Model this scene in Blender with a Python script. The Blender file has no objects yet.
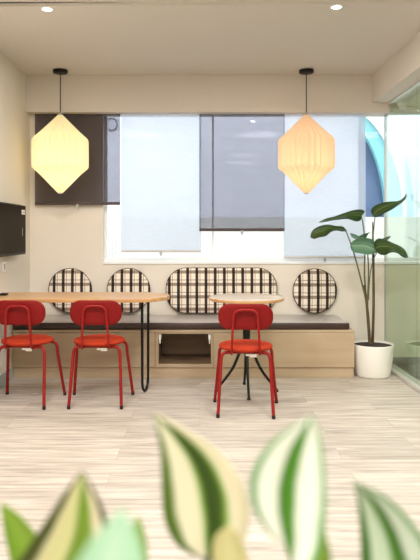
import bpy, bmesh, math, random
from mathutils import Vector, Matrix, Euler
random.seed(7)
C = bpy.context.scene.collection
SC = bpy.context.scene

# ------------------------------------------------------------------ camera, world, sun, room and fill lights, exposure
F, HC, VX, VY = 620.0, 1.25, 200.0, 233.0      # focal length in px, lens height, vanishing point in the photo
cd = bpy.data.cameras.new('camera'); cam = bpy.data.objects.new('camera', cd); C.objects.link(cam)
cam.location = (0, 0, HC); cam.rotation_euler = (math.pi/2, 0, 0)
cd.sensor_width = 36; cd.sensor_fit = 'AUTO'; cd.lens = F/560*36
cd.shift_x = (210-VX)/560; cd.shift_y = (VY-280)/560
cd.clip_start = .05; cd.clip_end = 100
cd.dof.use_dof = True; cd.dof.focus_distance = 5.0; cd.dof.aperture_fstop = 3.4
SC.camera = cam

w = bpy.data.worlds.new('world'); SC.world = w; w.use_nodes = True
bg = w.node_tree.nodes['Background']; bg.inputs[0].default_value = (.96, .98, 1, 1); bg.inputs[1].default_value = 2.3

def light(name, kind, loc, energy, color=(1, 1, 1), rot=(0, 0, 0), **kw):
    l = bpy.data.lights.new(name, kind); l.energy = energy; l.color = color
    for k, v in kw.items(): setattr(l, k, v)
    o = bpy.data.objects.new(name, l); o.location = loc; o.rotation_euler = rot; C.objects.link(o)
    return o
light('sun', 'SUN', (0, -4, 9), 1.9, (1, .97, .93), (math.radians(18), 0, math.radians(6)), angle=.12)
WARM = (1, .93, .85)
for x, y, e in ((-1.0, 4.05, 9), (.69, 4.0, 9)):                              # the two downlights in view
    light('downlight_lamp', 'AREA', (x, y, 2.69), e, WARM, shape='DISK', size=.07)
for x in (-.85, .85):                                                        # unseen fill lights added over and behind the camera
    for y, e in ((-1.0, 21), (.3, 16), (2.7, 37)):
        light('ceiling_fill', 'AREA', (x, y, 2.72), e, (1, .97, .93), shape='DISK', size=.6)
light('next_room_fill', 'AREA', (3.0, 3.6, 2.35), 30, (1, .95, .85), shape='DISK', size=.5)  # added fill light, out of view above the next room

vs = SC.view_settings
vs.view_transform = 'Standard'; vs.look = 'None'; vs.gamma = 1; vs.use_curve_mapping = False
vs.exposure = 0.5

def P(px, py, d):                               # place of a thing seen at (px, py) at distance d
    return Vector(((px-VX)*d/F, d, HC-(py-VY)*d/F))

# ------------------------------------------------------------------ materials
def lin(c): return tuple(((v/255/12.92) if v/255 <= .04045 else ((v/255+.055)/1.055)**2.4) for v in c)+(1,)
def mat(name, col, rough=.6, metal=0, noise=0, nscale=20, spec=.5, bump=0, stretch=(1, 1, 1), emit=0, trans=None):
    m = bpy.data.materials.new(name); m.use_nodes = True; nt = m.node_tree; b = nt.nodes['Principled BSDF']
    c = lin(col) if max(col) > 1 else tuple(col)+(1,)
    b.inputs['Base Color'].default_value = c; b.inputs['Roughness'].default_value = rough
    b.inputs['Metallic'].default_value = metal; b.inputs['Specular IOR Level'].default_value = spec
    if noise or bump:
        tc = nt.nodes.new('ShaderNodeTexCoord'); mp = nt.nodes.new('ShaderNodeMapping'); n = nt.nodes.new('ShaderNodeTexNoise')
        mp.inputs['Scale'].default_value = stretch; n.inputs['Scale'].default_value = nscale; n.inputs['Detail'].default_value = 5
        nt.links.new(tc.outputs['Object'], mp.inputs[0]); nt.links.new(mp.outputs[0], n.inputs[0])
        if noise:
            r = nt.nodes.new('ShaderNodeValToRGB')
            r.color_ramp.elements[0].position = .3; r.color_ramp.elements[1].position = .7
            r.color_ramp.elements[0].color = tuple(v*(1-noise) for v in c[:3])+(1,)
            r.color_ramp.elements[1].color = tuple(min(1, v*(1+noise)) for v in c[:3])+(1,)
            nt.links.new(n.outputs[0], r.inputs[0]); nt.links.new(r.outputs[0], b.inputs['Base Color'])
        if bump:
            bp = nt.nodes.new('ShaderNodeBump'); bp.inputs['Strength'].default_value = bump; bp.inputs['Distance'].default_value = .003
            nt.links.new(n.outputs[0], bp.inputs['Height']); nt.links.new(bp.outputs[0], b.inputs['Normal'])
    if emit:
        b.inputs['Emission Color'].default_value = c; b.inputs['Emission Strength'].default_value = emit
    return m
def glass(name, tint, refl=1.0, power=5):
    m = bpy.data.materials.new(name); m.use_nodes = True; nt = m.node_tree; nt.nodes.clear()
    out = nt.nodes.new('ShaderNodeOutputMaterial'); mix = nt.nodes.new('ShaderNodeMixShader')
    t = nt.nodes.new('ShaderNodeBsdfTransparent'); g = nt.nodes.new('ShaderNodeBsdfGlossy')
    t.inputs[0].default_value = tint+(1,); g.inputs[0].default_value = (.95, 1, .98, 1); g.inputs['Roughness'].default_value = 0
    lw = nt.nodes.new('ShaderNodeLayerWeight'); lw.inputs[0].default_value = .5
    p = nt.nodes.new('ShaderNodeMath'); p.operation = 'POWER'; p.inputs[1].default_value = power
    q = nt.nodes.new('ShaderNodeMath'); q.operation = 'MULTIPLY_ADD'; q.inputs[1].default_value = .96*refl; q.inputs[2].default_value = .04*refl
    L = nt.links.new
    L(lw.outputs['Facing'], p.inputs[0]); L(p.outputs[0], q.inputs[0]); L(q.outputs[0], mix.inputs[0])
    L(t.outputs[0], mix.inputs[1]); L(g.outputs[0], mix.inputs[2]); L(mix.outputs[0], out.inputs[0])
    return m
def cloth(name, col, see, through, back=.5):      # roller-blind screen: partly see-through, partly translucent
    m = bpy.data.materials.new(name); m.use_nodes = True; nt = m.node_tree; nt.nodes.clear(); L = nt.links.new
    out = nt.nodes.new('ShaderNodeOutputMaterial'); mix = nt.nodes.new('ShaderNodeMixShader'); m2 = nt.nodes.new('ShaderNodeMixShader')
    t = nt.nodes.new('ShaderNodeBsdfTransparent'); d = nt.nodes.new('ShaderNodeBsdfDiffuse'); tr = nt.nodes.new('ShaderNodeBsdfTranslucent')
    t.inputs[0].default_value = through+(1,); d.inputs[0].default_value = col+(1,); tr.inputs[0].default_value = col+(1,)
    tc = nt.nodes.new('ShaderNodeTexCoord'); mp = nt.nodes.new('ShaderNodeMapping'); n = nt.nodes.new('ShaderNodeTexNoise')
    mp.inputs['Scale'].default_value = (3, 3, 60); n.inputs['Scale'].default_value = 4
    mr = nt.nodes.new('ShaderNodeMapRange'); mr.inputs[3].default_value = see-.05; mr.inputs[4].default_value = see+.05
    L(tc.outputs['Object'], mp.inputs[0]); L(mp.outputs[0], n.inputs[0]); L(n.outputs[0], mr.inputs[0])
    m2.inputs[0].default_value = back; L(d.outputs[0], m2.inputs[1]); L(tr.outputs[0], m2.inputs[2])
    L(mr.outputs[0], mix.inputs[0]); L(m2.outputs[0], mix.inputs[1]); L(t.outputs[0], mix.inputs[2]); L(mix.outputs[0], out.inputs[0])
    return m
def lampshade(name, col, emit):
    m = bpy.data.materials.new(name); m.use_nodes = True; nt = m.node_tree; nt.nodes.clear(); L = nt.links.new
    out = nt.nodes.new('ShaderNodeOutputMaterial'); a = nt.nodes.new('ShaderNodeAddShader'); mix = nt.nodes.new('ShaderNodeMixShader')
    d = nt.nodes.new('ShaderNodeBsdfDiffuse'); tr = nt.nodes.new('ShaderNodeBsdfTranslucent'); e = nt.nodes.new('ShaderNodeEmission')
    c = col+(1,)
    d.inputs[0].default_value = (c[0]*.8, c[1]*.9, c[2], 1); tr.inputs[0].default_value = c; e.inputs[0].default_value = c; e.inputs[1].default_value = emit
    mix.inputs[0].default_value = .5
    L(d.outputs[0], mix.inputs[1]); L(tr.outputs[0], mix.inputs[2]); L(mix.outputs[0], a.inputs[0]); L(e.outputs[0], a.inputs[1]); L(a.outputs[0], out.inputs[0])
    return m
def wood(name, c1, c2, rough=.45, scale=3, stretch=(1, 9, 9)):
    m = bpy.data.materials.new(name); m.use_nodes = True; nt = m.node_tree; b = nt.nodes['Principled BSDF']; L = nt.links.new
    tc = nt.nodes.new('ShaderNodeTexCoord'); mp = nt.nodes.new('ShaderNodeMapping'); n = nt.nodes.new('ShaderNodeTexNoise')
    mp.inputs['Scale'].default_value = stretch; n.inputs['Scale'].default_value = scale; n.inputs['Detail'].default_value = 8; n.inputs['Distortion'].default_value = .4
    r = nt.nodes.new('ShaderNodeValToRGB'); r.color_ramp.elements[0].position = .3; r.color_ramp.elements[1].position = .7
    r.color_ramp.elements[0].color = lin(c1); r.color_ramp.elements[1].color = lin(c2)
    L(tc.outputs['Object'], mp.inputs[0]); L(mp.outputs[0], n.inputs[0]); L(n.outputs[0], r.inputs[0]); L(r.outputs[0], b.inputs['Base Color'])
    b.inputs['Roughness'].default_value = rough
    return m
def floor_mat():
    m = bpy.data.materials.new('floor_planks'); m.use_nodes = True; nt = m.node_tree; b = nt.nodes['Principled BSDF']; L = nt.links.new
    tc = nt.nodes.new('ShaderNodeTexCoord')
    br = nt.nodes.new('ShaderNodeTexBrick'); br.inputs['Scale'].default_value = 1
    br.inputs['Brick Width'].default_value = 1.25; br.inputs['Row Height'].default_value = .19; br.inputs['Mortar Size'].default_value = .0018
    br.inputs['Color1'].default_value = (.0, .0, .0, 1); br.inputs['Color2'].default_value = (1, 1, 1, 1); br.inputs['Mortar'].default_value = (.5, .5, .5, 1)
    br.offset = .37; br.inputs['Bias'].default_value = 0
    L(tc.outputs['Object'], br.inputs[0])
    mp = nt.nodes.new('ShaderNodeMapping'); mp.inputs['Scale'].default_value = (1.1, 16, 1)
    L(tc.outputs['Object'], mp.inputs[0])
    add = nt.nodes.new('ShaderNodeVectorMath'); add.operation = 'MULTIPLY_ADD'; add.inputs[1].default_value = (7, 3, 5)
    L(br.outputs['Color'], add.inputs[0]); L(mp.outputs[0], add.inputs[2])
    n = nt.nodes.new('ShaderNodeTexNoise'); n.inputs['Scale'].default_value = 2.2; n.inputs['Detail'].default_value = 9; n.inputs['Roughness'].default_value = .62; n.inputs['Distortion'].default_value = .6
    L(add.outputs[0], n.inputs[0])
    r = nt.nodes.new('ShaderNodeValToRGB'); e = r.color_ramp.elements
    e[0].position = .3; e[0].color = lin((152, 141, 130)); e[1].position = .66; e[1].color = lin((208, 198, 187))
    L(n.outputs[0], r.inputs[0])
    hs = nt.nodes.new('ShaderNodeHueSaturation'); mr = nt.nodes.new('ShaderNodeMapRange')
    mr.inputs[3].default_value = .92; mr.inputs[4].default_value = 1.06
    L(br.outputs['Color'], mr.inputs[0]); L(mr.outputs[0], hs.inputs['Value']); L(r.outputs[0], hs.inputs['Color'])
    mx = nt.nodes.new('ShaderNodeMixRGB'); mx.inputs[2].default_value = lin((140, 126, 112))
    mu = nt.nodes.new('ShaderNodeMath'); mu.operation = 'MULTIPLY'; mu.inputs[1].default_value = .6
    L(br.outputs['Fac'], mu.inputs[0]); L(mu.outputs[0], mx.inputs[0]); L(hs.outputs[0], mx.inputs[1]); L(mx.outputs[0], b.inputs['Base Color'])
    b.inputs['Roughness'].default_value = .42; b.inputs['Specular IOR Level'].default_value = .4
    return m
def plaid():
    m = bpy.data.materials.new('plaid_fabric'); m.use_nodes = True; nt = m.node_tree; b = nt.nodes['Principled BSDF']; L = nt.links.new
    tc = nt.nodes.new('ShaderNodeTexCoord'); sx = nt.nodes.new('ShaderNodeSeparateXYZ'); L(tc.outputs['Object'], sx.inputs[0])
    def stripe(axis, period, offset, width):
        a = nt.nodes.new('ShaderNodeMath'); a.operation = 'MULTIPLY_ADD'; a.inputs[1].default_value = 1/period; a.inputs[2].default_value = offset+50
        f = nt.nodes.new('ShaderNodeMath'); f.operation = 'FRACT'; l = nt.nodes.new('ShaderNodeMath'); l.operation = 'LESS_THAN'; l.inputs[1].default_value = width/period
        L(sx.outputs[axis], a.inputs[0]); L(a.outputs[0], f.inputs[0]); L(f.outputs[0], l.inputs[0]); return l.outputs[0]
    cur = None; base = lin((236, 226, 212))
    for axis, per, off, wd, col, k in (('X', .0865, .40, .008, (140, 112, 92), .65), ('Z', .117, .62, .030, (116, 92, 74), .78), ('Z', .117, .17, .008, (130, 104, 84), .7),
                                       ('X', .0865, .85, .027, (44, 27, 27), .97)):
        mx = nt.nodes.new('ShaderNodeMixRGB'); mu = nt.nodes.new('ShaderNodeMath'); mu.operation = 'MULTIPLY'; mu.inputs[1].default_value = k
        L(stripe(axis, per, off, wd), mu.inputs[0]); L(mu.outputs[0], mx.inputs[0]); mx.inputs[2].default_value = lin(col)
        if cur is None: mx.inputs[1].default_value = base
        else: L(cur, mx.inputs[1])
        cur = mx.outputs[0]
    L(cur, b.inputs['Base Color']); b.inputs['Roughness'].default_value = .9; b.inputs['Specular IOR Level'].default_value = .15
    return m
def leafmat(name, stops, rough=.4, wob=.05, see=.3):     # bands of colour across the leaf's width (u), wobbling slightly
    m = bpy.data.materials.new(name); m.use_nodes = True; nt = m.node_tree; b = nt.nodes['Principled BSDF']; L = nt.links.new
    uv = nt.nodes.new('ShaderNodeTexCoord'); sx = nt.nodes.new('ShaderNodeSeparateXYZ'); L(uv.outputs['UV'], sx.inputs[0])
    n = nt.nodes.new('ShaderNodeTexNoise'); n.inputs['Scale'].default_value = 6
    ma = nt.nodes.new('ShaderNodeMath'); ma.operation = 'MULTIPLY_ADD'; ma.inputs[1].default_value = wob; L(uv.outputs['UV'], n.inputs[0]); L(n.outputs[0], ma.inputs[0]); L(sx.outputs['X'], ma.inputs[2])
    sb = nt.nodes.new('ShaderNodeMath'); sb.operation = 'SUBTRACT'; sb.inputs[1].default_value = wob/2; L(ma.outputs[0], sb.inputs[0])
    r = nt.nodes.new('ShaderNodeValToRGB'); L(sb.outputs[0], r.inputs[0]); e = r.color_ramp.elements
    while len(e) < len(stops): e.new(.5)
    for i, (p, c) in enumerate(stops): e[i].position = p; e[i].color = lin(c)
    L(r.outputs[0], b.inputs['Base Color']); b.inputs['Roughness'].default_value = rough
    tr = nt.nodes.new('ShaderNodeBsdfTranslucent'); mix = nt.nodes.new('ShaderNodeMixShader'); mix.inputs[0].default_value = see
    L(r.outputs[0], tr.inputs[0]); L(b.outputs[0], mix.inputs[1]); L(tr.outputs[0], mix.inputs[2]); L(mix.outputs[0], nt.nodes['Material Output'].inputs[0])
    return m

M = {
 'wall': mat('painted_wall', (225, 217, 206), .85, noise=.015, nscale=3),
 'ceil': mat('ceiling_paint', (208, 201, 190), .9, noise=.01, nscale=2),
 'beam': mat('beam_paint', (206, 197, 186), .85, noise=.012, nscale=3),
 'wall2': mat('pale_green_paint', (196, 198, 166), .85, noise=.015, nscale=3),
 'grey': mat('grey_skirting', (178, 184, 186), .5, noise=.05, nscale=8),
 'dark_floor': mat('dark_grey_flooring', (62, 66, 66), .6, noise=.15, nscale=12),
 'dark_skirt': mat('dark_skirting', (48, 45, 42), .5, noise=.05),
 'white': mat('white_paint', (240, 240, 238), .4, noise=.01),
 'alu': mat('brushed_metal_track', (205, 203, 196), .4, .3, noise=.04, nscale=30),
 'frame': mat('white_window_frame', (236, 238, 240), .35, noise=.01),
 'floor': floor_mat(),
 'black': mat('black_metal', (9, 9, 9), .45, 0, noise=.1, nscale=40, spec=.3),
 'rubber': mat('black_rubber', (22, 20, 20), .7, noise=.1, nscale=60),
 'red_metal': mat('red_powder_coat', (138, 22, 19), .45, spec=.25, noise=.04, nscale=60),
 'red_shell': mat('red_plywood_stain', (120, 13, 13), .55, spec=.2, noise=.06, nscale=8, stretch=(1, 6, 6)),
 'red_fabric': mat('orange_red_fabric', (170, 52, 27), .9, noise=.1, nscale=220, bump=.3, spec=.2),
 'oak': wood('oak_veneer', (180, 134, 86), (208, 166, 118), .3),
 'pale_oak': wood('pale_oak_top', (182, 165, 146), (203, 189, 171), .25),
 'bench': wood('beige_laminate', (178, 155, 127), (189, 167, 139), .5, 1.5),
 'bench_in': wood('brown_niche_laminate', (128, 104, 82), (146, 120, 96), .6, 2),
 'pad': mat('dark_brown_leatherette', (58, 38, 32), .32, noise=.12, nscale=60, bump=.1),
 'plaid': plaid(),
 'pad_top': mat('pad_top_grey', (186, 178, 174), .3, noise=.05, nscale=60),  # paler grey for the upper face of the brown seat pad
 'piping': mat('dark_piping', (50, 32, 30), .8, noise=.1, nscale=80),
 'paper': mat('white_paper', (240, 238, 232), .7, noise=.02),
 'screen': mat('tv_screen', (38, 28, 18), .4, noise=.03, nscale=2, spec=.03),
 'pot': mat('white_glazed_pot', (240, 237, 230), .28, noise=.012, nscale=6),
 'soil': mat('dark_soil', (48, 36, 28), .95, noise=.4, nscale=60, bump=1),
 'leaf': leafmat('dark_green_leaf', [(0, (46, 72, 30)), (.46, (62, 92, 40)), (.5, (120, 140, 84)), (.54, (58, 88, 40)), (1, (40, 66, 30))], .35),
 'leaf_pale': leafmat('glossy_pale_leaf', [(0, (70, 108, 78)), (.44, (104, 142, 112)), (.5, (160, 188, 160)), (.56, (128, 164, 138)), (1, (96, 136, 108))], .25),
 'stem': mat('brown_green_stem', (84, 68, 44), .6, noise=.35, nscale=14, stretch=(4, 4, 1)),
 'sheath': mat('dark_leaf_sheath', (54, 48, 46), .6, noise=.2, nscale=20),
 'petiole': mat('green_petiole', (88, 92, 62), .5, noise=.2, nscale=20),
 'blind_dark': cloth('dark_screen_fabric', (.065, .042, .04), .66, (.82, .82, .86)),
 'blind_grey': cloth('grey_screen_fabric', (.12, .118, .125), .67, (.80, .80, .84)),
 'blind_white': cloth('white_screen_fabric', (.66, .70, .76), .52, (.95, .97, 1), .6),
 'bar_dark': mat('dark_blind_bar', (66, 52, 50), .5, noise=.05),
 'bar_white': mat('white_blind_bar', (198, 194, 194), .5, noise=.02),
 'clip': mat('grey_plastic_clip', (170, 168, 166), .5, noise=.05),
 'shade_cream': lampshade('cream_pleated_paper', (.94, .82, .54), .15),
 'shade_peach': lampshade('peach_pleated_paper', (.88, .64, .42), .16),
 'lamp_glow': mat('lamp_diffuser', (1, .93, .82), .5, emit=9),
 'pane': glass('window_glass', (.97, .99, .99), .5),
 'partition': glass('partition_glass', (.90, .95, .90), 1.0, 4),
 'facade': mat('pale_facade', (222, 224, 232), .8, noise=.03, nscale=2),
 'parapet': mat('white_parapet', (246, 248, 248), .8, noise=.02, nscale=3),
 'teal': mat('teal_arch_paint', (120, 182, 190), .5, noise=.05, nscale=4),
 'palearch': mat('pale_blue_arch', (180, 208, 220), .6, noise=.03, nscale=4),
 'bluedeep': mat('slate_blue_panel', (78, 100, 134), .5, noise=.12, nscale=3),
 'ring': mat('grey_ring_metal', (110, 116, 124), .5, noise=.1),
 'reed': mat('grey_green_reed', (120, 126, 128), .7, noise=.2, nscale=14),
 'ground': mat('outdoor_paving', (200, 200, 198), .9, noise=.08, nscale=4),
 'dome': mat('dome_white', (226, 228, 224), .4, noise=.02),
 'dome_dark': mat('dome_grey', (200, 206, 202), .25, noise=.03),
}

# ------------------------------------------------------------------ mesh helpers
def box(bm, x0, x1, y0, y1, z0, z1):
    v = [bm.verts.new(p) for p in ((x0, y0, z0), (x1, y0, z0), (x1, y1, z0), (x0, y1, z0), (x0, y0, z1), (x1, y0, z1), (x1, y1, z1), (x0, y1, z1))]
    for f in ((3, 2, 1, 0), (4, 5, 6, 7), (0, 1, 5, 4), (1, 2, 6, 5), (2, 3, 7, 6), (3, 0, 4, 7)): bm.faces.new([v[i] for i in f])
def smooth_path(pts, n=6):
    pts = [Vector(p) for p in pts]; out = []
    for i in range(len(pts)-1):
        p0, p1, p2, p3 = pts[max(i-1, 0)], pts[i], pts[i+1], pts[min(i+2, len(pts)-1)]
        for k in range(n):
            t = k/n
            out.append(.5*((2*p1)+(p2-p0)*t+(2*p0-5*p1+4*p2-p3)*t*t+(3*p1-p0-3*p2+p3)*t**3))
    return out+[pts[-1]]
def tube(bm, pts, r, n=10, r2=None):
    pts = [Vector(p) for p in pts]; rings = []; nrm = None
    for i, p in enumerate(pts):
        t = (pts[min(i+1, len(pts)-1)]-pts[max(i-1, 0)]).normalized()
        if nrm is None:
            nrm = t.orthogonal().normalized()
        nrm = (nrm-t*nrm.dot(t)).normalized(); b = t.cross(nrm)
        rr = r if r2 is None else r+(r2-r)*i/(len(pts)-1)
        rings.append([bm.verts.new(p+nrm*rr*math.cos(2*math.pi*k/n)+b*rr*math.sin(2*math.pi*k/n)) for k in range(n)])
    for a, c in zip(rings, rings[1:]):
        for k in range(n): bm.faces.new((a[k], a[(k+1) % n], c[(k+1) % n], c[k]))
    bm.faces.new(rings[0][::-1]); bm.faces.new(rings[-1])
def lathe(bm, prof, n=48, cx=0, cy=0, sx=1, sy=1, closed=False, capb=True, capt=True):
    rings = [[bm.verts.new((cx+r*sx*math.cos(2*math.pi*k/n), cy+r*sy*math.sin(2*math.pi*k/n), z)) for k in range(n)] for r, z in prof]
    for a, c in zip(rings, rings[1:]+([rings[0]] if closed else [])):
        for k in range(n): bm.faces.new((a[k], a[(k+1) % n], c[(k+1) % n], c[k]))
    if not closed:
        if capb: bm.faces.new(rings[0][::-1])
        if capt: bm.faces.new(rings[-1])
def rrect(a, b, r, n=10):
    r = min(r, a, b); out = []
    for cx, cy, a0 in ((a-r, b-r, 0), (-a+r, b-r, 90), (-a+r, -b+r, 180), (a-r, -b+r, 270)):
        for k in range(n+1):
            t = math.radians(a0+90*k/n); out.append((cx+r*math.cos(t), cy+r*math.sin(t)))
    return out
def pillow(bm, a, b, r, layers, fn, n=10):        # loops of an inset rounded rectangle; layers = (inset, height); fn maps (u, v, h) to a point
    loops = []
    for ins, h in layers:
        loops.append([bm.verts.new(fn(u, v, h)) for u, v in rrect(max(a-ins, .002), max(b-ins, .002), max(r-ins, .001), n)])
    k = len(loops[0])
    for A, B in zip(loops, loops[1:]):
        for i in range(k): bm.faces.new((A[i], A[(i+1) % k], B[(i+1) % k], B[i]))
    bm.faces.new(loops[0][::-1]); bm.faces.new(loops[-1])
def obj(name, bm, m, parent=None, smooth=False, bevel=0, loc=None, rot=None, solid=0, **props):
    bmesh.ops.recalc_face_normals(bm, faces=bm.faces)
    me = bpy.data.meshes.new(name); bm.to_mesh(me); bm.free()
    o = bpy.data.objects.new(name, me); C.objects.link(o); me.materials.append(M[m] if isinstance(m, str) else m)
    if smooth:
        me.polygons.foreach_set('use_smooth', [True]*len(me.polygons))
        try: me.set_sharp_from_angle(angle=math.radians(40))
        except Exception: pass
    if solid:
        s = o.modifiers.new('solid', 'SOLIDIFY'); s.thickness = solid; s.offset = 0
    if bevel:
        b = o.modifiers.new('bevel', 'BEVEL'); b.width = bevel; b.segments = 2; b.limit_method = 'ANGLE'
    if parent: o.parent = parent
    if loc: o.location = loc
    if rot: o.rotation_euler = rot
    for k, v in props.items(): o[k] = v
    return o
def bx(name, b, m, parent=None, **kw):
    bm = bmesh.new(); box(bm, *b); return obj(name, bm, m, parent, **kw)
def tb(name, pts, r, m, parent=None, n=10, smoothp=0, r2=None, **kw):
    bm = bmesh.new(); tube(bm, smooth_path(pts, smoothp) if smoothp else pts, r, n, r2); return obj(name, bm, m, parent, smooth=True, **kw)
def tag(o, label, cat, group=None):
    o['label'] = label; o['category'] = cat
    if group: o['group'] = group
    return o
def thing(name, label, cat, loc=(0, 0, 0), rz=0, group=None):
    o = bpy.data.objects.new(name, None); C.objects.link(o); o.location = loc; o.rotation_euler = (0, 0, rz); o.empty_display_size = .1
    return tag(o, label, cat, group)
def S(o): o['kind'] = 'structure'; return o
def empty_s(name):
    o = bpy.data.objects.new(name, None); C.objects.link(o); return S(o)
def dup(root, loc, rz, label=None, group=None):
    def cp(o, par):
        c = o.copy(); C.objects.link(c); c.parent = par
        for ch in list(kids.get(o, [])): cp(ch, c)
        return c
    kids = {}
    for o in bpy.data.objects:
        if o.parent: kids.setdefault(o.parent, []).append(o)
    r = cp(root, None); r.location = loc; r.rotation_euler = (0, 0, rz)
    if label: r['label'] = label
    if group: r['group'] = group
    return r

# ------------------------------------------------------------------ the setting
XL, XR, YB, YF = -1.62, 1.76, 5.90, -2.0        # left wall, glass partition, back wall, wall behind the camera
ZC, YBEAM, ZBEAM = 2.718, 5.76, 2.374
WX0, SILL = -.923, .974
XN = 4.6                                         # far side of the next room
S(bx('floor', (XL-.15, XR+.02, YF, YB+.2, -.1, 0), 'floor'))
S(bx('floor_next_room', (XR+.02, XN, YF, YB+.2, -.1, 0), 'dark_floor'))
bm = bmesh.new()                                 # ceiling, with a shallow step near the downlights
box(bm, XL-.15, XR+.1, 4.0, YB+.2, ZC+.022, ZC+.15)
vs_ = [(-1.77, 4.03), (1.86, 3.955), (1.86, 6.1), (-1.77, 6.1)]
lo = [bm.verts.new((x, y, ZC)) for x, y in vs_]; hi = [bm.verts.new((x, y, ZC+.022)) for x, y in vs_]
bm.faces.new(lo[::-1]); bm.faces.new(hi)
for i in range(4): bm.faces.new((lo[i], lo[(i+1) % 4], hi[(i+1) % 4], hi[i]))
box(bm, XL-.15, XR+.1, YF, 4.05, ZC+.022, ZC+.15)
S(obj('ceiling', bm, 'ceil'))
S(bx('wall_left', (XL-.15, XL, YF, YB+.2, 0, ZC+.1), 'wall'))
S(bx('wall_front', (XL-.15, XN, YF-.15, YF, 0, ZC+.15), 'wall'))
bm = bmesh.new()
box(bm, XL, WX0, YB, YB+.2, 0, ZC); box(bm, WX0, XR+.02, YB, YB+.2, 0, SILL); box(bm, WX0, XR+.02, YB, YB+.2, ZBEAM+.02, ZC)
S(obj('wall_back', bm, 'wall'))
bm = bmesh.new()
box(bm, XR+.02, XN, YB, YB+.2, 0, SILL); box(bm, XR+.02, XN, YB, YB+.2, 2.44, ZC)
S(obj('wall_back_next_room', bm, 'wall2'))
S(bx('wall_right_next_room', (XN, XN+.15, YF, YB+.2, 0, ZC), 'wall2'))
S(bx('ceiling_next_room', (XR+.1, XN, YF, YB+.2, 2.46, ZC+.15), 'wall2'))
S(bx('trim_1', (XL, XR+.03, YBEAM, YB+.1, ZBEAM, ZC), 'beam'))                    # boxed beam over the blinds
S(bx('trim_2', (1.60, XR+.12, YF, YBEAM, 2.46, ZC), 'ceil'))                      # boxed header above the glass partition
S(bx('baseboard_left', (XL, XL+.012, YF, 5.34, 0, .10), 'grey'))
S(bx('baseboard_next_room', (XR+.06, XN, YB-.015, YB, 0, .07), 'dark_skirt'))
# glass partition on the right
wr = empty_s('wall_right')
bx('glass_pane', (XR-.005, XR+.005, 5.035, YB-.006, .03, 2.46), 'partition', wr)
bx('glass_pane', (XR-.005, XR+.005, 3.2, 5.03, .03, 2.46), 'partition', wr)
bx('glass_pane', (XR-.005, XR+.005, 1.2, 3.195, .03, 2.46), 'partition', wr)
bx('glass_pane', (XR-.005, XR+.005, YF, 1.195, .03, 2.46), 'partition', wr)
bx('floor_track', (XR-.05, XR+.05, YF, YB, 0, .03), 'alu', wr, bevel=.004)
bx('head_track', (XR-.02, XR+.02, YF, YBEAM, 2.445, 2.46), 'alu', wr)
bx('edge_seal', (XR-.008, XR+.008, YB-.006, YB, .03, 2.44), 'alu', wr)
# window, running on behind the glass partition
wn = empty_s('window_1')
bm = bmesh.new(); y0, y1 = YB+.07, YB+.12
box(bm, WX0, XN, y0, y1, SILL, SILL+.04); box(bm, WX0, WX0+.03, y0, y1, SILL+.04, ZBEAM+.1); box(bm, WX0, XN, y0, y1, ZBEAM+.02, ZBEAM+.066)
obj('window_frame', bm, 'frame', wn, bevel=.004)
bx('window_sill', (WX0, XN, YB-.012, YB+.07, SILL-.02, SILL+.004), 'frame', wn, bevel=.003)
for xm in (.125, 1.80, 3.3): bx('mullion', (xm-.008, xm+.008, y0+.005, y1-.005, SILL+.04, ZBEAM+.03), 'frame', wn)
xs = (WX0+.03, .125, 1.80, 3.3, XN)
for a, b in zip(xs, xs[1:]): bx('pane', (a+.008, b-.008, y0+.02, y0+.028, SILL+.04, ZBEAM+.03), 'pane', wn)
# outdoors
S(bx('ground', (-10, 14, YB+.2, 16, -.2, -.1), 'ground'))
S(bx('trim_3', (-8, 12, 7.0, 7.2, -.1, HC+16*7/F), 'parapet'))                   # white parapet outside the window
fb = thing('building', 'pale facade across from the window, with a big blue arch on it', 'building', (1.78, 8.6, -.1))
bx('facade', (-12, 12, 0, .3, 0, 7.0), 'facade', fb)
def arch(name, a, b, a2, b2, y0, y1, m):         # half-ellipse ring standing in the facade, foot at z 0
    bm = bmesh.new(); n = 40; zc = 1.57; tm = math.acos(.42/a); th = [tm*k/n for k in range(n+1)]; ti = [math.acos(.42/a2)*k/n for k in range(n+1)] if a2 else th
    out = [(a*math.cos(t), zc+b*math.sin(t)) for t in th]; out = [(a, 0)]+out+([] if a2 else [(.42, 0)])
    if a2:
        inn = [(a2*math.cos(t), zc+b2*math.sin(t)) for t in ti]; inn = [(a2, 0)]+inn
        A, B, Ci, D = [[bm.verts.new((x, y, z)) for x, z in L] for L, y in ((out, y0), (inn, y0), (out, y1), (inn, y1))]
        for i in range(len(A)-1):
            bm.faces.new((A[i], A[i+1], B[i+1], B[i])); bm.faces.new((Ci[i], Ci[i+1], D[i+1], D[i]))
            bm.faces.new((A[i], A[i+1], Ci[i+1], Ci[i])); bm.faces.new((B[i], B[i+1], D[i+1], D[i]))
        for i in (0, -1): bm.faces.new((A[i], B[i], D[i], Ci[i]))
    else:
        A = [bm.verts.new((x, y0, z)) for x, z in out]; B = [bm.verts.new((x, y1, z)) for x, z in out]; k = len(A)
        bm.faces.new(A); bm.faces.new(B[::-1])
        for i in range(k): bm.faces.new((A[i], A[(i+1) % k], B[(i+1) % k], B[i]))
    return obj(name, bm, m, fb)
arch('arch_panel', .76, 1.44, 0, 0, -.02, 0, 'bluedeep')
arch('arch_band', .99, 1.56, .76, 1.44, -.12, 0, 'teal')
arch('arch_rim', 1.03, 1.60, .99, 1.56, -.16, 0, 'frame')
arch('arch_surround', 1.17, 1.95, 1.03, 1.60, -.05, 0, 'palearch')
bm = bmesh.new(); n = 28
rg = [(-3.0+.075*math.cos(2*math.pi*k/n), -.03, 2.85+.085*math.sin(2*math.pi*k/n)) for k in range(n+1)]
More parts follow.
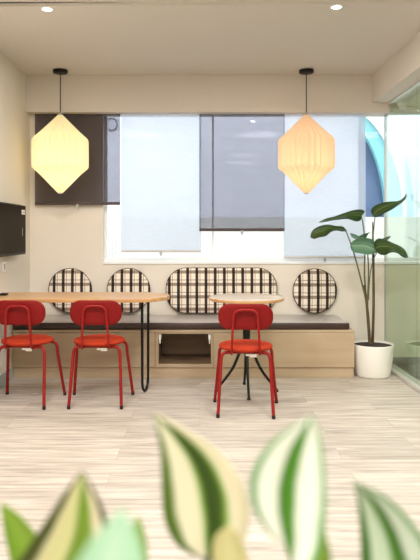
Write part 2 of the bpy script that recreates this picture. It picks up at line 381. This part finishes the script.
tube(bm, rg, .012, 6); obj('ring_ornament', bm, 'ring', fb, smooth=True)
rp = thing('reed_plant', 'thin grey reeds outside the window beside the dark blind', 'plant', (-.97, 6.65, -.1))
for k in range(7):
    x = -.07+.022*k; h = random.uniform(1.35, 1.75)
    tb('reed', [(x*.6, 0, 0), (x*.8, .01, h*.5), (x+random.uniform(-.015, .015), 0, h)], .006, 'reed', rp, 6, 4, r2=.002)

# ------------------------------------------------------------------ roller blinds
def blind(x0, x1, yb, fabric, bar, label, d=5.855, bar_h=.028):
    t = thing('roller_blind', label, 'blind', ((x0+x1)/2, d, yb), 0, 'roller blinds at the window'); hw = (x1-x0)/2
    bx('fabric', (-hw, hw, -.0008, .0008, .02, ZBEAM-yb), fabric, t)
    bx('bottom_bar', (-hw, hw, -.009, .009, 0, bar_h), bar, t, bevel=.003)
    c = bmesh.new(); box(c, -.013, .013, -.014, -.009, -.02, .008); box(c, -.008, .008, -.012, -.006, -.032, -.02); obj('pull_clip', c, 'clip', t, bevel=.002)
    return t
s = F/5.855
bxp = lambda px: (px-VX)/s
bzp = lambda py: HC-(py-VY)/s
blind(bxp(35), bxp(120.3), bzp(205), 'blind_dark', 'bar_dark', 'dark brown roller blind pulled halfway, partly over the wall, behind cream lantern', 5.85)
blind(bxp(120.8), bxp(201), bzp(252.5), 'blind_white', 'bar_white', 'white roller blind between the dark brown blind and the grey blind', 5.87, .02)
blind(bxp(199.3), bxp(284.5), bzp(231.3), 'blind_grey', 'bar_dark', 'translucent grey roller blind pulled halfway, between two white ones', 5.85)
blind(bxp(284), bxp(366), bzp(258.5), 'blind_white', 'bar_white', 'white roller blind behind the peach lantern, beside the blue arch', 5.87, .02)

# ------------------------------------------------------------------ ceiling things
def downlight(x, y, label):
    t = thing('downlight', label, 'downlight', (x, y, ZC), 0, 'recessed ceiling downlights')
    bm = bmesh.new(); lathe(bm, [(.030, -.001), (.030, -.006), (.040, -.006), (.042, 0)], 24, capb=False, capt=False)
    lathe(bm, [(.042, 0), (.030, -.001)], 24, capb=False, capt=False); obj('trim_ring', bm, 'white', t, smooth=True)
    bm = bmesh.new(); lathe(bm, [(.030, -.004), (.030, -.001)], 24); obj('diffuser', bm, 'lamp_glow', t)
downlight(-1.0, 4.058, 'small round downlight in the ceiling, nearer the wall with the television')
downlight(.885, 4.02, 'small round downlight in the ceiling, nearer the glass partition')
def pendant(px, shade, label, glow, power):
    d = 5.58; x = (px-VX)*d/F
    t = thing('pendant_lamp', label, 'lamp', (x, d, ZC), 0, 'pleated lantern pendants')
    bm = bmesh.new(); lathe(bm, [(.060, 0), (.066, -.004), (.066, -.026), (.060, -.031), (.012, -.032)], 32); obj('canopy', bm, 'black', t, smooth=True)
    zt, zb = HC+118*d/F-ZC, HC+40*d/F-ZC
    tb('cord', [(0, 0, -.03), (0, 0, zt+.01)], .0045, 'black', t)
    N = 30; h = zt-zb; R = .252; bm = bmesh.new(); rings = []
    prof = [(.028, 0), (.10, .115), (.175, .225), (R-.008, .325), (R, .35), (R, .5), (R, .65), (R-.008, .70), (.175, .80), (.10, .89), (.024, 1)]
    prof = [(.022, 0), (.10, .115), (.178, .232), (R-.006, .318), (R, .345), (R, .5), (R, .66), (R-.006, .69), (.178, .778), (.10, .888), (.022, 1)]
    for r, f in prof:
        rr = []
        for k in range(N*2):
            q = r*(1-(.10 if k % 2 else 0)); a = math.pi*k/N; rr.append(bm.verts.new((q*math.cos(a), q*math.sin(a), zb+h*f)))
        rings.append(rr)
    for A, B in zip(rings, rings[1:]):
        for k in range(2*N): bm.faces.new((A[k], A[(k+1) % (2*N)], B[(k+1) % (2*N)], B[k]))
    obj('shade', bm, shade, t)
    bm = bmesh.new(); lathe(bm, [(.020, zt-.004), (.024, zt), (.02, zt+.012), (.008, zt+.016)], 16); obj('top_cap', bm, 'clip', t, smooth=True)
    bm = bmesh.new(); lathe(bm, [(.010, zb-.008), (.022, zb-.004), (.022, zb+.004)], 16); obj('bottom_cap', bm, 'clip', t, smooth=True)
    bm = bmesh.new(); lathe(bm, [(.004, -.07), (.024, -.06), (.034, -.035), (.03, -.01), (.016, .02), (.014, .05)], 16)
    for v in bm.verts: v.co.z += zb+h*.45
    obj('bulb', bm, 'lamp_glow', t, smooth=True)
    tb('lamp_holder', [(0, 0, zt), (0, 0, zb+h*.45+.045)], .012, 'black', t)
    l = light('bulb_light', 'POINT', (x, d, ZC+zb+h*.33), power, glow, shadow_soft_size=.05)
pendant(60.3, 'shade_cream', 'cream pleated paper lantern hanging in front of the dark brown blind', (1, .85, .55), 1.0)
pendant(306.3, 'shade_peach', 'peach pleated paper lantern hanging in front of the white blind', (1, .70, .42), 1.0)
t = thing('dome_sensor', 'small white dome sensor overhead behind the glass partition', 'sensor', (1.845, 5.62, 2.46))
bm = bmesh.new(); lathe(bm, [(.05, 0), (.05, -.048), (.046, -.054)], 24); obj('base', bm, 'dome', t, smooth=True)
bm = bmesh.new(); lathe(bm, [(.042, -.054)]+[(.042*math.cos(a*.157), -.054-.045*math.sin(a*.157)) for a in range(1, 10)], 24); obj('dome', bm, 'dome_dark', t, smooth=True)

# ------------------------------------------------------------------ television and switch on the left wall
t = thing('television', 'black flat television mounted on the wall beside the window wall', 'television', (XL, 5.09, 1.065))
bx('wall_mount', (0, .045, -.12, .12, .12, .32), 'black', t)
bx('body', (.045, .085, -.37, .37, .0, .425), 'black', t, bevel=.004)
bx('screen', (.0845, .088, -.358, .358, .02, .413), 'screen', t)
bx('sticker', (.0875, .0888, .235, .335, .345, .385), 'paper', t)
bm = bmesh.new()
for a, z in ((.262, .36), (.284, .36), (.306, .36)):
    box(bm, .0886, .0892, a, a+.012, z, z+.01)
obj('sticker_print', bm, 'dark_skirt', t)
bx('painted_glint', (.0875, .0886, .255, .268, .16, .23), 'clip', t)  # pale strip standing in for a reflection on the screen
t = thing('wall_switch', 'white switch plate on the wall below the television', 'switch', (XL, 5.11, .93))
bx('plate', (0, .008, -.042, .042, 0, .086), 'white', t, bevel=.003); bx('rocker', (.008, .013, -.014, .014, .02, .066), 'clip', t, bevel=.002)

# ------------------------------------------------------------------ bench with open niche
BF, BX1, BT = 5.34, 1.33, .414
t = thing('bench', 'long beige built-in bench with open niche below the window', 'bench', (0, BF, 0)); D = YB-BF
X0 = XL+.002; n0, n1, nz0, nz1 = -.357, .095, .121, .382
bx('plinth', (X0, BX1-.004, .012, D, 0, .088), 'bench', t, bevel=.002)
bm = bmesh.new(); box(bm, X0, n0-.03, 0, .02, .092, .392); obj('front_panel', bm, 'bench', t, bevel=.0015)
bm = bmesh.new(); box(bm, n1+.02, BX1, 0, .02, .092, .392); obj('front_panel', bm, 'bench', t, bevel=.0015)
bm = bmesh.new()
box(bm, n0-.027, n0, 0, .02, .092, .392); box(bm, n1, n1+.017, 0, .02, .092, .392); box(bm, n0, n1, 0, .02, .092, nz0); box(bm, n0, n1, 0, .02, nz1, .392)
obj('niche_frame', bm, 'bench', t)
bm = bmesh.new(); yb = .45
for q in ((n0-.01, n0, .02, yb, nz0-.01, nz1+.01), (n1, n1+.01, .02, yb, nz0-.01, nz1+.01), (n0, n1, .02, yb, nz0-.01, nz0), (n0, n1, .02, yb, nz1, nz1+.01), (n0-.01, n1+.01, yb, yb+.01, nz0-.01, nz1+.01)): box(bm, *q)
obj('niche', bm, 'bench_in', t)
for xx in (n0+.002, n1-.022):
    bm = bmesh.new(); box(bm, xx, xx+.02, .004, .03, nz1-.05, nz1-.008); box(bm, xx+.004, xx+.016, .0, .02, nz1-.085, nz1-.05); obj('corner_bracket', bm, 'white', t, bevel=.002)
bx('top_board', (X0, BX1, 0, D, .394, BT), 'bench', t, bevel=.002)
bx('end_panel', (BX1-.02, BX1, .02, D, .092, .394), 'bench', t)
bm = bmesh.new()
a, b = (1.295-X0)/2, (D-.03)/2
pillow(bm, a, b, .02, [(.02, 0), (.004, .004), (0, .012), (0, .048), (.004, .056), (.02, .061)], lambda u, v, h: (u, v, h), 5)
bc = tag(obj('bench_cushion', bm, 'pad', smooth=True, loc=((X0+1.295)/2, BF+.012+b, BT)), 'long flat brown seat pad with grey top lying along the beige bench', 'cushion')
bm = bmesh.new(); pillow(bm, a-.012, b-.012, .015, [(.0, .056), (.0, .0605), (.004, .0625)], lambda u, v, h: (u, v, h), 5)
obj('top_panel', bm, 'pad_top', bc, smooth=True, label='smooth grey top of the seat pad')

# ------------------------------------------------------------------ plaid pads on the back wall
def pad(px, py, wpx, hpx, r, label, shift=0):
    s = F/5.86; a, b = wpx/2/s, hpx/2/s; r = min(r/s, a, b)
    c = thing('backrest_cushion', label, 'cushion', ((px-VX)/s, YB, HC-(py-VY)/s), 0, 'plaid pads along the bench')
    bm = bmesh.new(); n = 16 if a == b else 12
    pillow(bm, a, b, r, [(.003, 0), (0, -.008), (0, -.03), (.006, -.042), (.02, -.05), (.05, -.056), (.1, -.06), (.15, -.061)], lambda u, v, h: (u, h, v), n)
    o = obj('pad', bm, 'plaid', c, smooth=True)
    for dy in (-.038,):
        bm = bmesh.new(); pts = [(u, dy, v) for u, v in rrect(a-.001, b-.001, r-.001, n)]; tube(bm, pts+[pts[0]], .003, 6); obj('piping', bm, 'piping', c, smooth=True)
pad(70, 290.5, 43, 44.5, 99, 'round plaid pad on the wall, nearest the television')
pad(128.5, 290.5, 43, 44.5, 99, 'round plaid pad on the wall beside the long oblong plaid pad')
pad(221.5, 290.5, 111, 45.5, 20, 'long oblong plaid pad with rounded ends, behind the round table')
pad(315, 291, 44, 44.5, 99, 'round plaid pad on the wall nearest the tall potted plant')

# ------------------------------------------------------------------ tables
t = thing('dining_table', 'long oak table with rounded end and black hairpin leg', 'table', (0, 4.97, 0)); hd = .275; xe = -.243
bm = bmesh.new(); out = [(XL+.003, -hd), (xe-hd, -hd)]
for k in range(1, 24):
    a = -math.pi/2+math.pi*k/24; out.append((xe-hd+hd*math.cos(a), hd*math.sin(a)))
out += [(xe-hd, hd), (XL+.003, hd)]
A = [bm.verts.new((x, y, .722)) for x, y in out]; B = [bm.verts.new((x, y, .75)) for x, y in out]
bm.faces.new(A[::-1]); bm.faces.new(B)
for i in range(len(A)): bm.faces.new((A[i], A[(i+1) % len(A)], B[(i+1) % len(A)], B[i]))
obj('tabletop', bm, 'oak', t, bevel=.003)
lx = (146-VX)*4.95/F; ang = .22
pts = []
for k in range(13):
    a = math.pi*k/12; q = .075*math.cos(a); pts.append((q, .085-.085*math.sin(a)))
path = [(.08, .715)]+pts+[(-.08, .715)]
tb('leg', [(lx+q*math.sin(ang), -.09+q*math.cos(ang), z+.0105) for q, z in path], .0105, 'black', t, 10)
bm = bmesh.new(); box(bm, lx-.06, lx+.06, -.19, .02, .716, .722); obj('mounting_plate', bm, 'black', t)
bx('wall_bracket', (XL+.003, XL+.05, -.2, .2, .67, .722), 'black', t)
tag(bx('remote_control', (-.03, .022, -.03, .03, 0, .018), 'black', loc=(-1.57, 4.98, .75), bevel=.004), 'small black remote lying at the wall end of the long table', 'remote')

rt = thing('round_table', 'small round pale oak cafe table on a black pedestal', 'table', (.366, 4.88, 0))
bm = bmesh.new(); lathe(bm, [(.27, .722), (.288, .722), (.292, .726), (.294, .744), (.290, .749), (.27, .75)], 64); tp = obj('tabletop', bm, 'pale_oak', rt, smooth=True)
bm = bmesh.new(); lathe(bm, [(.2935, .7255), (.2955, .7275), (.2955, .743), (.2935, .745)], 64, closed=True); obj('edge_band', bm, 'oak', tp, smooth=True)
bx('mounting_plate', (-.11, .11, -.11, .11, .712, .722), 'black', rt)
bm = bmesh.new(); lathe(bm, [(.026, .33), (.029, .34), (.029, .712)], 20); obj('column', bm, 'black', rt, smooth=True)
for a in (0, 90, 180, 270):
    ca, sa = math.cos(math.radians(a)), math.sin(math.radians(a))
    bm = bmesh.new(); L = smooth_path([(.012, 0, .40), (.028, 0, .36), (.058, 0, .30), (.118, 0, .17), (.24, 0, .012)], 6)
    for i in range(len(L)): L[i] = (L[i][0]*ca, L[i][0]*sa, L[i][2])
    tube(bm, L, .014, 8, .010); lg = obj('leg', bm, 'black', rt, smooth=True)
    bm = bmesh.new(); lathe(bm, [(.014, 0), (.014, .012), (.008, .02)], 12, .238*ca, .238*sa); obj('foot', bm, 'rubber', lg, smooth=True)

# ------------------------------------------------------------------ red chairs
GC = 'red cafe chairs'
ch = thing('dining_chair', 'red metal cafe chair with oval back, tucked at the round table', 'chair', (.322, 4.38, 0), math.radians(-4), GC)
bm = bmesh.new(); lathe(bm, [(.02, .436), (.165, .437), (.183, .443), (.190, .454), (.187, .464), (.172, .471), (.13, .474), (.06, .475), (.01, .475)], 48); obj('seat', bm, 'red_fabric', ch, smooth=True)
bm = bmesh.new()
for sx in (-1, 1): tube(bm, [(sx*.10, -.135, .4275), (sx*.10, .13, .4275)], .0085, 8)
for y in (-.115, .10): tube(bm, [(-.13, y, .4275), (.13, y, .4275)], .0085, 8)
obj('seat_frame', bm, 'red_metal', ch, smooth=True)
bm = bmesh.new(); zc = .682
pillow(bm, .186, .0885, .078, [(.06, .0085), (.02, .009), (.005, .007), (0, .003), (0, -.003), (.005, -.007), (.02, -.009), (.06, -.0085)],
       lambda u, v, h: (u, -.193+h+.9*u*u-.06*v, zc+v), 12)
obj('backrest', bm, 'red_shell', ch, smooth=True)
arc = [(-.096, -.11, .4275), (-.096, -.17, .427), (-.095, -.196, .45), (-.090, -.205, .55), (-.083, -.212, .66), (-.078, -.214, .70)]
top = [(-.060, -.2155, .724), (-.030, -.216, .732), (.030, -.216, .732), (.060, -.2155, .724)]
tb('back_frame', arc+top+[(-x, y, z) for x, y, z in arc[::-1]], .0085, 'red_metal', ch, 10, 5)
for sx in (-1, 1):
    for pts in ([(.10, -.115, .4275), (.145, -.122, .425), (.165, -.130, .40), (.170, -.138, .34), (.187, -.20, .012)],
                [(.10, .100, .4275), (.165, .105, .425), (.187, .110, .40), (.192, .117, .34), (.226, .19, .012)]):
        p = [(sx*x, y, z) for x, y, z in pts]
        lg = tb('leg', smooth_path(p[:4], 5)+[p[4]], .0115, 'red_metal', ch, 10)
        bm = bmesh.new(); lathe(bm, [(.0105, 0), (.0125, .002), (.0125, .022), (.0115, .026)], 12, p[4][0], p[4][1]); obj('foot_cap', bm, 'rubber', lg, smooth=True)
bm = bmesh.new(); box(bm, .03, .075, -.128, -.126, .398, .42); box(bm, .0, .03, -.124, -.122, .405, .419); obj('paper_tag', bm, 'paper', ch, label='white paper tag hanging under the seat')
dup(ch, (-.745, 4.60, 0), 0, 'red metal cafe chair nearest the hairpin leg of the long table', GC)
dup(ch, (-1.279, 4.60, 0), math.radians(-3.5), 'red metal cafe chair at the long table, nearest the wall', GC)

# ------------------------------------------------------------------ leaves
def leafpx(name, left, right, dl, dr, m, parent, n=18, k=8, cup=.0, solid=.0016):
    """outline from base to tip as two edges, each at its own distance; grown into a curved, cupped blade"""
    def res(pts, n):
        pp = smooth_path([(x, y, 0) for x, y in pts], 8); ln = [0]
        for a, b in zip(pp, pp[1:]): ln.append(ln[-1]+(b-a).length)
        out = []
        for i in range(n+1):
            t = ln[-1]*i/n; j = 0
            while j < len(ln)-2 and ln[j+1] < t: j += 1
            f = (t-ln[j])/max(1e-9, ln[j+1]-ln[j]); out.append(pp[j].lerp(pp[j+1], f))
        return out
    Lp, Rp = res(left, n), res(right, n); bm = bmesh.new(); uv = bm.loops.layers.uv.new('UVMap'); V = []
    inv = parent.matrix_world.inverted()
    for i in range(n+1):
        u = i/n; row = []
        d0 = dl[0]+(dl[1]-dl[0])*u; d1 = dr[0]+(dr[1]-dr[0])*u
        a, b = P(Lp[i].x, Lp[i].y, d0), P(Rp[i].x, Rp[i].y, d1)
        wd = (b-a).length
        for j in range(k+1):
            v = j/k; p = a.lerp(b, v); p.y += cup*wd*(1-(2*v-1)**2)
            row.append(bm.verts.new(p-parent.location))
        V.append(row)
    for i in range(n):
        for j in range(k):
            f = bm.faces.new((V[i][j], V[i][j+1], V[i+1][j+1], V[i+1][j]))
            for l, (uu, vv) in zip(f.loops, ((j/k, i/n), ((j+1)/k, i/n), ((j+1)/k, (i+1)/n), (j/k, (i+1)/n))): l[uv].uv = (uu, vv)
    return obj(name, bm, m, parent, smooth=True, solid=solid)

# tall plant in the white pot
pp = thing('potted_plant', 'tall broad-leaved plant in a white round pot beside the glass partition', 'plant', (1.517, 5.445, 0))
bm = bmesh.new()
lathe(bm, [(.132, 0), (.145, .004), (.152, .02), (.168, .14), (.175, .24), (.178, .272), (.176, .279), (.170, .279), (.167, .272), (.160, .20), (.02, .20)], 48); obj('pot', bm, 'pot', pp, smooth=True)
bm = bmesh.new(); lathe(bm, [(.158, .20), (.166, .264), (.12, .268), (.05, .271), (.01, .271)], 32); obj('soil', bm, 'soil', pp, smooth=True)
PO = pp.location
def stem(pts, r, m, r2=None, name='stem', par=None, o=PO): return tb(name, [P(*q)-o for q in pts], r, m, par or pp, 8, 5, r2)
stem([(372.5, 345, 5.50), (373.5, 310, 5.50), (373.5, 275, 5.49), (373.3, 245, 5.48)], .0135, 'stem', .010)
stem([(373.3, 262, 5.48), (373, 240, 5.475), (372.8, 222, 5.47)], .012, 'sheath', .005, 'leaf_sheath')
stem([(370, 345, 5.46), (367.5, 312, 5.46), (364.5, 285, 5.46)], .0155, 'stem', .010)
stem([(366, 300, 5.465), (358, 268, 5.45), (352, 247, 5.44), (346, 231, 5.42)], .0078, 'petiole', .005, 'petiole')
stem([(367, 305, 5.46), (364.5, 275, 5.48), (365, 245, 5.50), (363, 224, 5.52), (361, 215, 5.53)], .0078, 'petiole', .005, 'petiole')
stem([(367.5, 305, 5.47), (368.5, 270, 5.50), (367, 245, 5.48)], .0075, 'petiole', .005, 'petiole')
stem([(372.8, 250, 5.47), (373.5, 232, 5.46), (375, 217, 5.44)], .006, 'petiole', .004, 'petiole')
stem([(368.5, 300, 5.45), (370, 275, 5.43), (374, 258, 5.40), (379, 250, 5.38)], .0055, 'petiole', .004, 'petiole')
leafpx('leaf', [(374, 217), (371, 212), (373, 207), (381, 203), (390, 201.5), (398, 201), (403, 198), (406, 194)],
       [(374, 217), (378, 217), (384, 213.5), (391, 210), (397, 206), (402, 202.5), (406, 198.5), (406.5, 194)], (5.48, 5.23), (5.38, 5.17), 'leaf', pp, cup=.25)
leafpx('leaf', [(361, 216), (365, 212), (362, 209.5), (354, 210), (344, 213), (334, 216.5), (326, 218.5), (319, 222)],
       [(361, 216), (361, 220), (356, 221.5), (348, 219), (340, 219.5), (332, 220.5), (325, 222), (319, 222.5)], (5.56, 5.52), (5.46, 5.45), 'leaf', pp, cup=.25)
leafpx('leaf', [(347, 231), (343, 226.5), (336, 226), (328, 224.5), (320, 226), (314, 229), (311, 233), (310.5, 237)],
       [(347, 231), (342, 231.5), (336, 230.5), (331, 232), (326, 236), (319, 237.5), (314, 239), (311, 237.5)], (5.46, 5.44), (5.36, 5.36), 'leaf', pp, cup=.25)
leafpx('leaf', [(377, 250), (374, 243), (378, 238.5), (385, 239.5), (393, 243), (400, 246), (405, 250), (408.5, 257)],
       [(377, 250), (379, 254), (385, 255), (391, 252.5), (397, 253), (401, 256), (405, 258), (408, 257.5)], (5.44, 5.16), (5.32, 5.08), 'leaf', pp, cup=.25)
leafpx('leaf', [(378, 252), (377, 245), (371, 239), (363, 238), (356, 239.5), (352, 242), (350.5, 246)],
       [(378, 252), (373, 254), (367, 254.5), (361, 253.5), (355, 252.5), (351.5, 250), (350.5, 246)], (5.42, 5.40), (5.30, 5.32), 'leaf_pale', pp, cup=.2)
leafpx('leaf', [(368, 245), (366, 239), (369, 233), (371, 232)], [(368, 245), (361, 240), (359, 236.5), (364, 234), (371, 232)], (5.47, 5.48), (5.42, 5.45), 'leaf_pale', pp, cup=.2)
leafpx('leaf', [(367, 243), (360, 237), (354, 234), (350, 233)], [(367, 243), (357, 240), (352, 237), (350, 233)], (5.5, 5.5), (5.44, 5.46), 'leaf_pale', pp, cup=.2)
leafpx('leaf', [(377, 243), (382, 239), (388, 236.5), (391, 236)], [(377, 243), (383, 242), (388, 239.5), (391, 236)], (5.5, 5.5), (5.44, 5.46), 'leaf', pp, cup=.2)

# striped plant close in front of the lens, in a tall planter below the frame
fp = thing('striped_houseplant', 'striped green and cream leaves of a plant close in the foreground', 'plant', (.06, .70, 0)); FO = fp.location
bm = bmesh.new(); lathe(bm, [(.10, 0), (.105, .004), (.13, .74), (.13, .755), (.122, .755), (.12, .72), (.01, .72)], 40); obj('planter', bm, 'pot', fp, smooth=True)
bm = bmesh.new(); lathe(bm, [(.118, .715), (.120, .735), (.07, .742), (.01, .744)], 28); obj('soil', bm, 'soil', fp, smooth=True)
G, Gd, CR, Gl = (98, 142, 44), (66, 92, 26), (228, 222, 170), (140, 172, 60)
M['v1'] = leafmat('striped_leaf_cream', [(0, (92, 124, 36)), (.11, (112, 148, 50)), (.17, (252, 250, 230)), (.42, (250, 248, 226)), (.47, (146, 190, 76)), (.53, (58, 90, 20)), (.69, (70, 104, 26)), (.75, (156, 198, 84)), (.80, (252, 248, 228)), (1, (242, 236, 206))], .45)
M['v2'] = leafmat('striped_leaf_silver', [(0, (110, 168, 104)), (.07, (150, 200, 144)), (.13, (252, 254, 248)), (.38, (246, 250, 240)), (.44, (70, 132, 32)), (.62, (90, 156, 44)), (.67, (246, 250, 240)), (.92, (248, 252, 244)), (.96, (140, 194, 130)), (1, (120, 178, 110))], .45)
M['v3'] = leafmat('striped_leaf_edge', [(0, (78, 88, 32)), (.13, (90, 104, 38)), (.19, (240, 238, 196)), (.42, (236, 238, 184)), (.5, (134, 174, 48)), (.68, (146, 184, 62)), (.74, (248, 242, 216)), (.86, (246, 238, 212)), (.9, (90, 104, 38)), (1, (80, 92, 34))], .45)
M['v4'] = leafmat('striped_leaf_white', [(0, (66, 116, 38)), (.17, (80, 132, 46)), (.24, (216, 232, 210)), (.47, (206, 224, 200)), (.53, (90, 148, 50)), (.66, (72, 126, 38)), (.72, (224, 236, 222)), (.9, (220, 234, 218)), (.95, (100, 156, 82)), (1, (90, 142, 72))], .45)
M['v5'] = leafmat('plain_olive_leaf', [(0, (130, 172, 52)), (.5, (160, 198, 74)), (1, (136, 172, 56))], .45)
M['v6'] = leafmat('mint_leaf', [(0, (196, 238, 210)), (.5, (220, 248, 228)), (1, (190, 234, 204))], .45)
M['v7'] = leafmat('cream_node', [(0, (226, 222, 160)), (.5, (242, 238, 188)), (1, (216, 212, 146))], .5)
FL = lambda *a, **k: leafpx('leaf', *a, parent=fp, solid=.0012, **k)
FL([(196, 556), (178, 546), (165, 522), (162, 490), (161, 455), (157, 430), (153, 413)], [(222, 572), (240, 550), (249, 520), (243, 485), (222, 455), (190, 432), (153, 413)], (.64, .60), (.60, .60), 'v1', cup=.18)
FL([(290, 552), (268, 532), (252, 505), (252, 474), (268, 446), (292, 427), (311, 416)], [(296, 590), (318, 555), (325, 515), (325, 480), (322, 450), (318, 430), (311, 416)], (.56, .54), (.52, .53), 'v2', cup=.2)
FL([(-30, 640), (0, 590), (22, 556), (44, 524), (64, 494), (82, 471)], [(70, 650), (104, 596), (114, 560), (110, 530), (98, 498), (82, 471)], (.60, .58), (.62, .58), 'v3', cup=.15)
FL([(352, 660), (358, 610), (361, 565), (360, 530), (358, 505), (354, 482)], [(450, 660), (448, 600), (432, 555), (410, 520), (384, 496), (354, 482)], (.62, .62), (.56, .60), 'v4', cup=.15)
FL([(30, 620), (14, 580), (8, 550), (3, 525), (1, 503)], [(60, 610), (52, 570), (36, 535), (18, 514), (1, 503)], (.66, .64), (.64, .64), 'v5', cup=.1)
FL([(20, 660), (52, 610), (76, 565), (96, 535), (122, 508)], [(150, 640), (150, 590), (142, 555), (134, 528), (122, 508)], (.40, .39), (.38, .39), 'v6', cup=.15)
FL([(128, 600), (130, 560), (131, 535), (138, 516)], [(150, 600), (148, 560), (145, 535), (138, 516)], (.62, .62), (.60, .61), 'v5', cup=.1)
FL([(222, 590), (213, 560), (214, 540), (222, 530), (230, 526)], [(262, 600), (252, 570), (244, 548), (238, 535), (230, 526)], (.58, .57), (.58, .57), 'v7', cup=.1)
FL([(306, 620), (308, 580), (316, 550), (324, 528)], [(336, 620), (332, 580), (330, 552), (324, 528)], (.55, .54), (.54, .54), 'v5', cup=.1)
fs = lambda pts, r, m='petiole': stem(pts, r, m, r*.8, 'stem', fp, FO)
for bxp_, byp_, dd, sx_ in ((205, 560, .62, .0), (292, 575, .54, .03), (30, 650, .61, -.06), (400, 655, .60, .07), (45, 612, .65, -.05), (84, 640, .39, -.03), (139, 598, .61, -.04), (240, 592, .58, .0), (321, 615, .545, .04)):
    a = P(bxp_, byp_, dd)-FO
    bm = bmesh.new(); b0 = Vector((sx_*.8, .0, .738)); tube(bm, smooth_path([b0, b0.lerp(a, .5)+Vector((0, .0, .02)), a], 6), .0045, 8, .003); obj('stem', bm, 'petiole', fp, smooth=True)
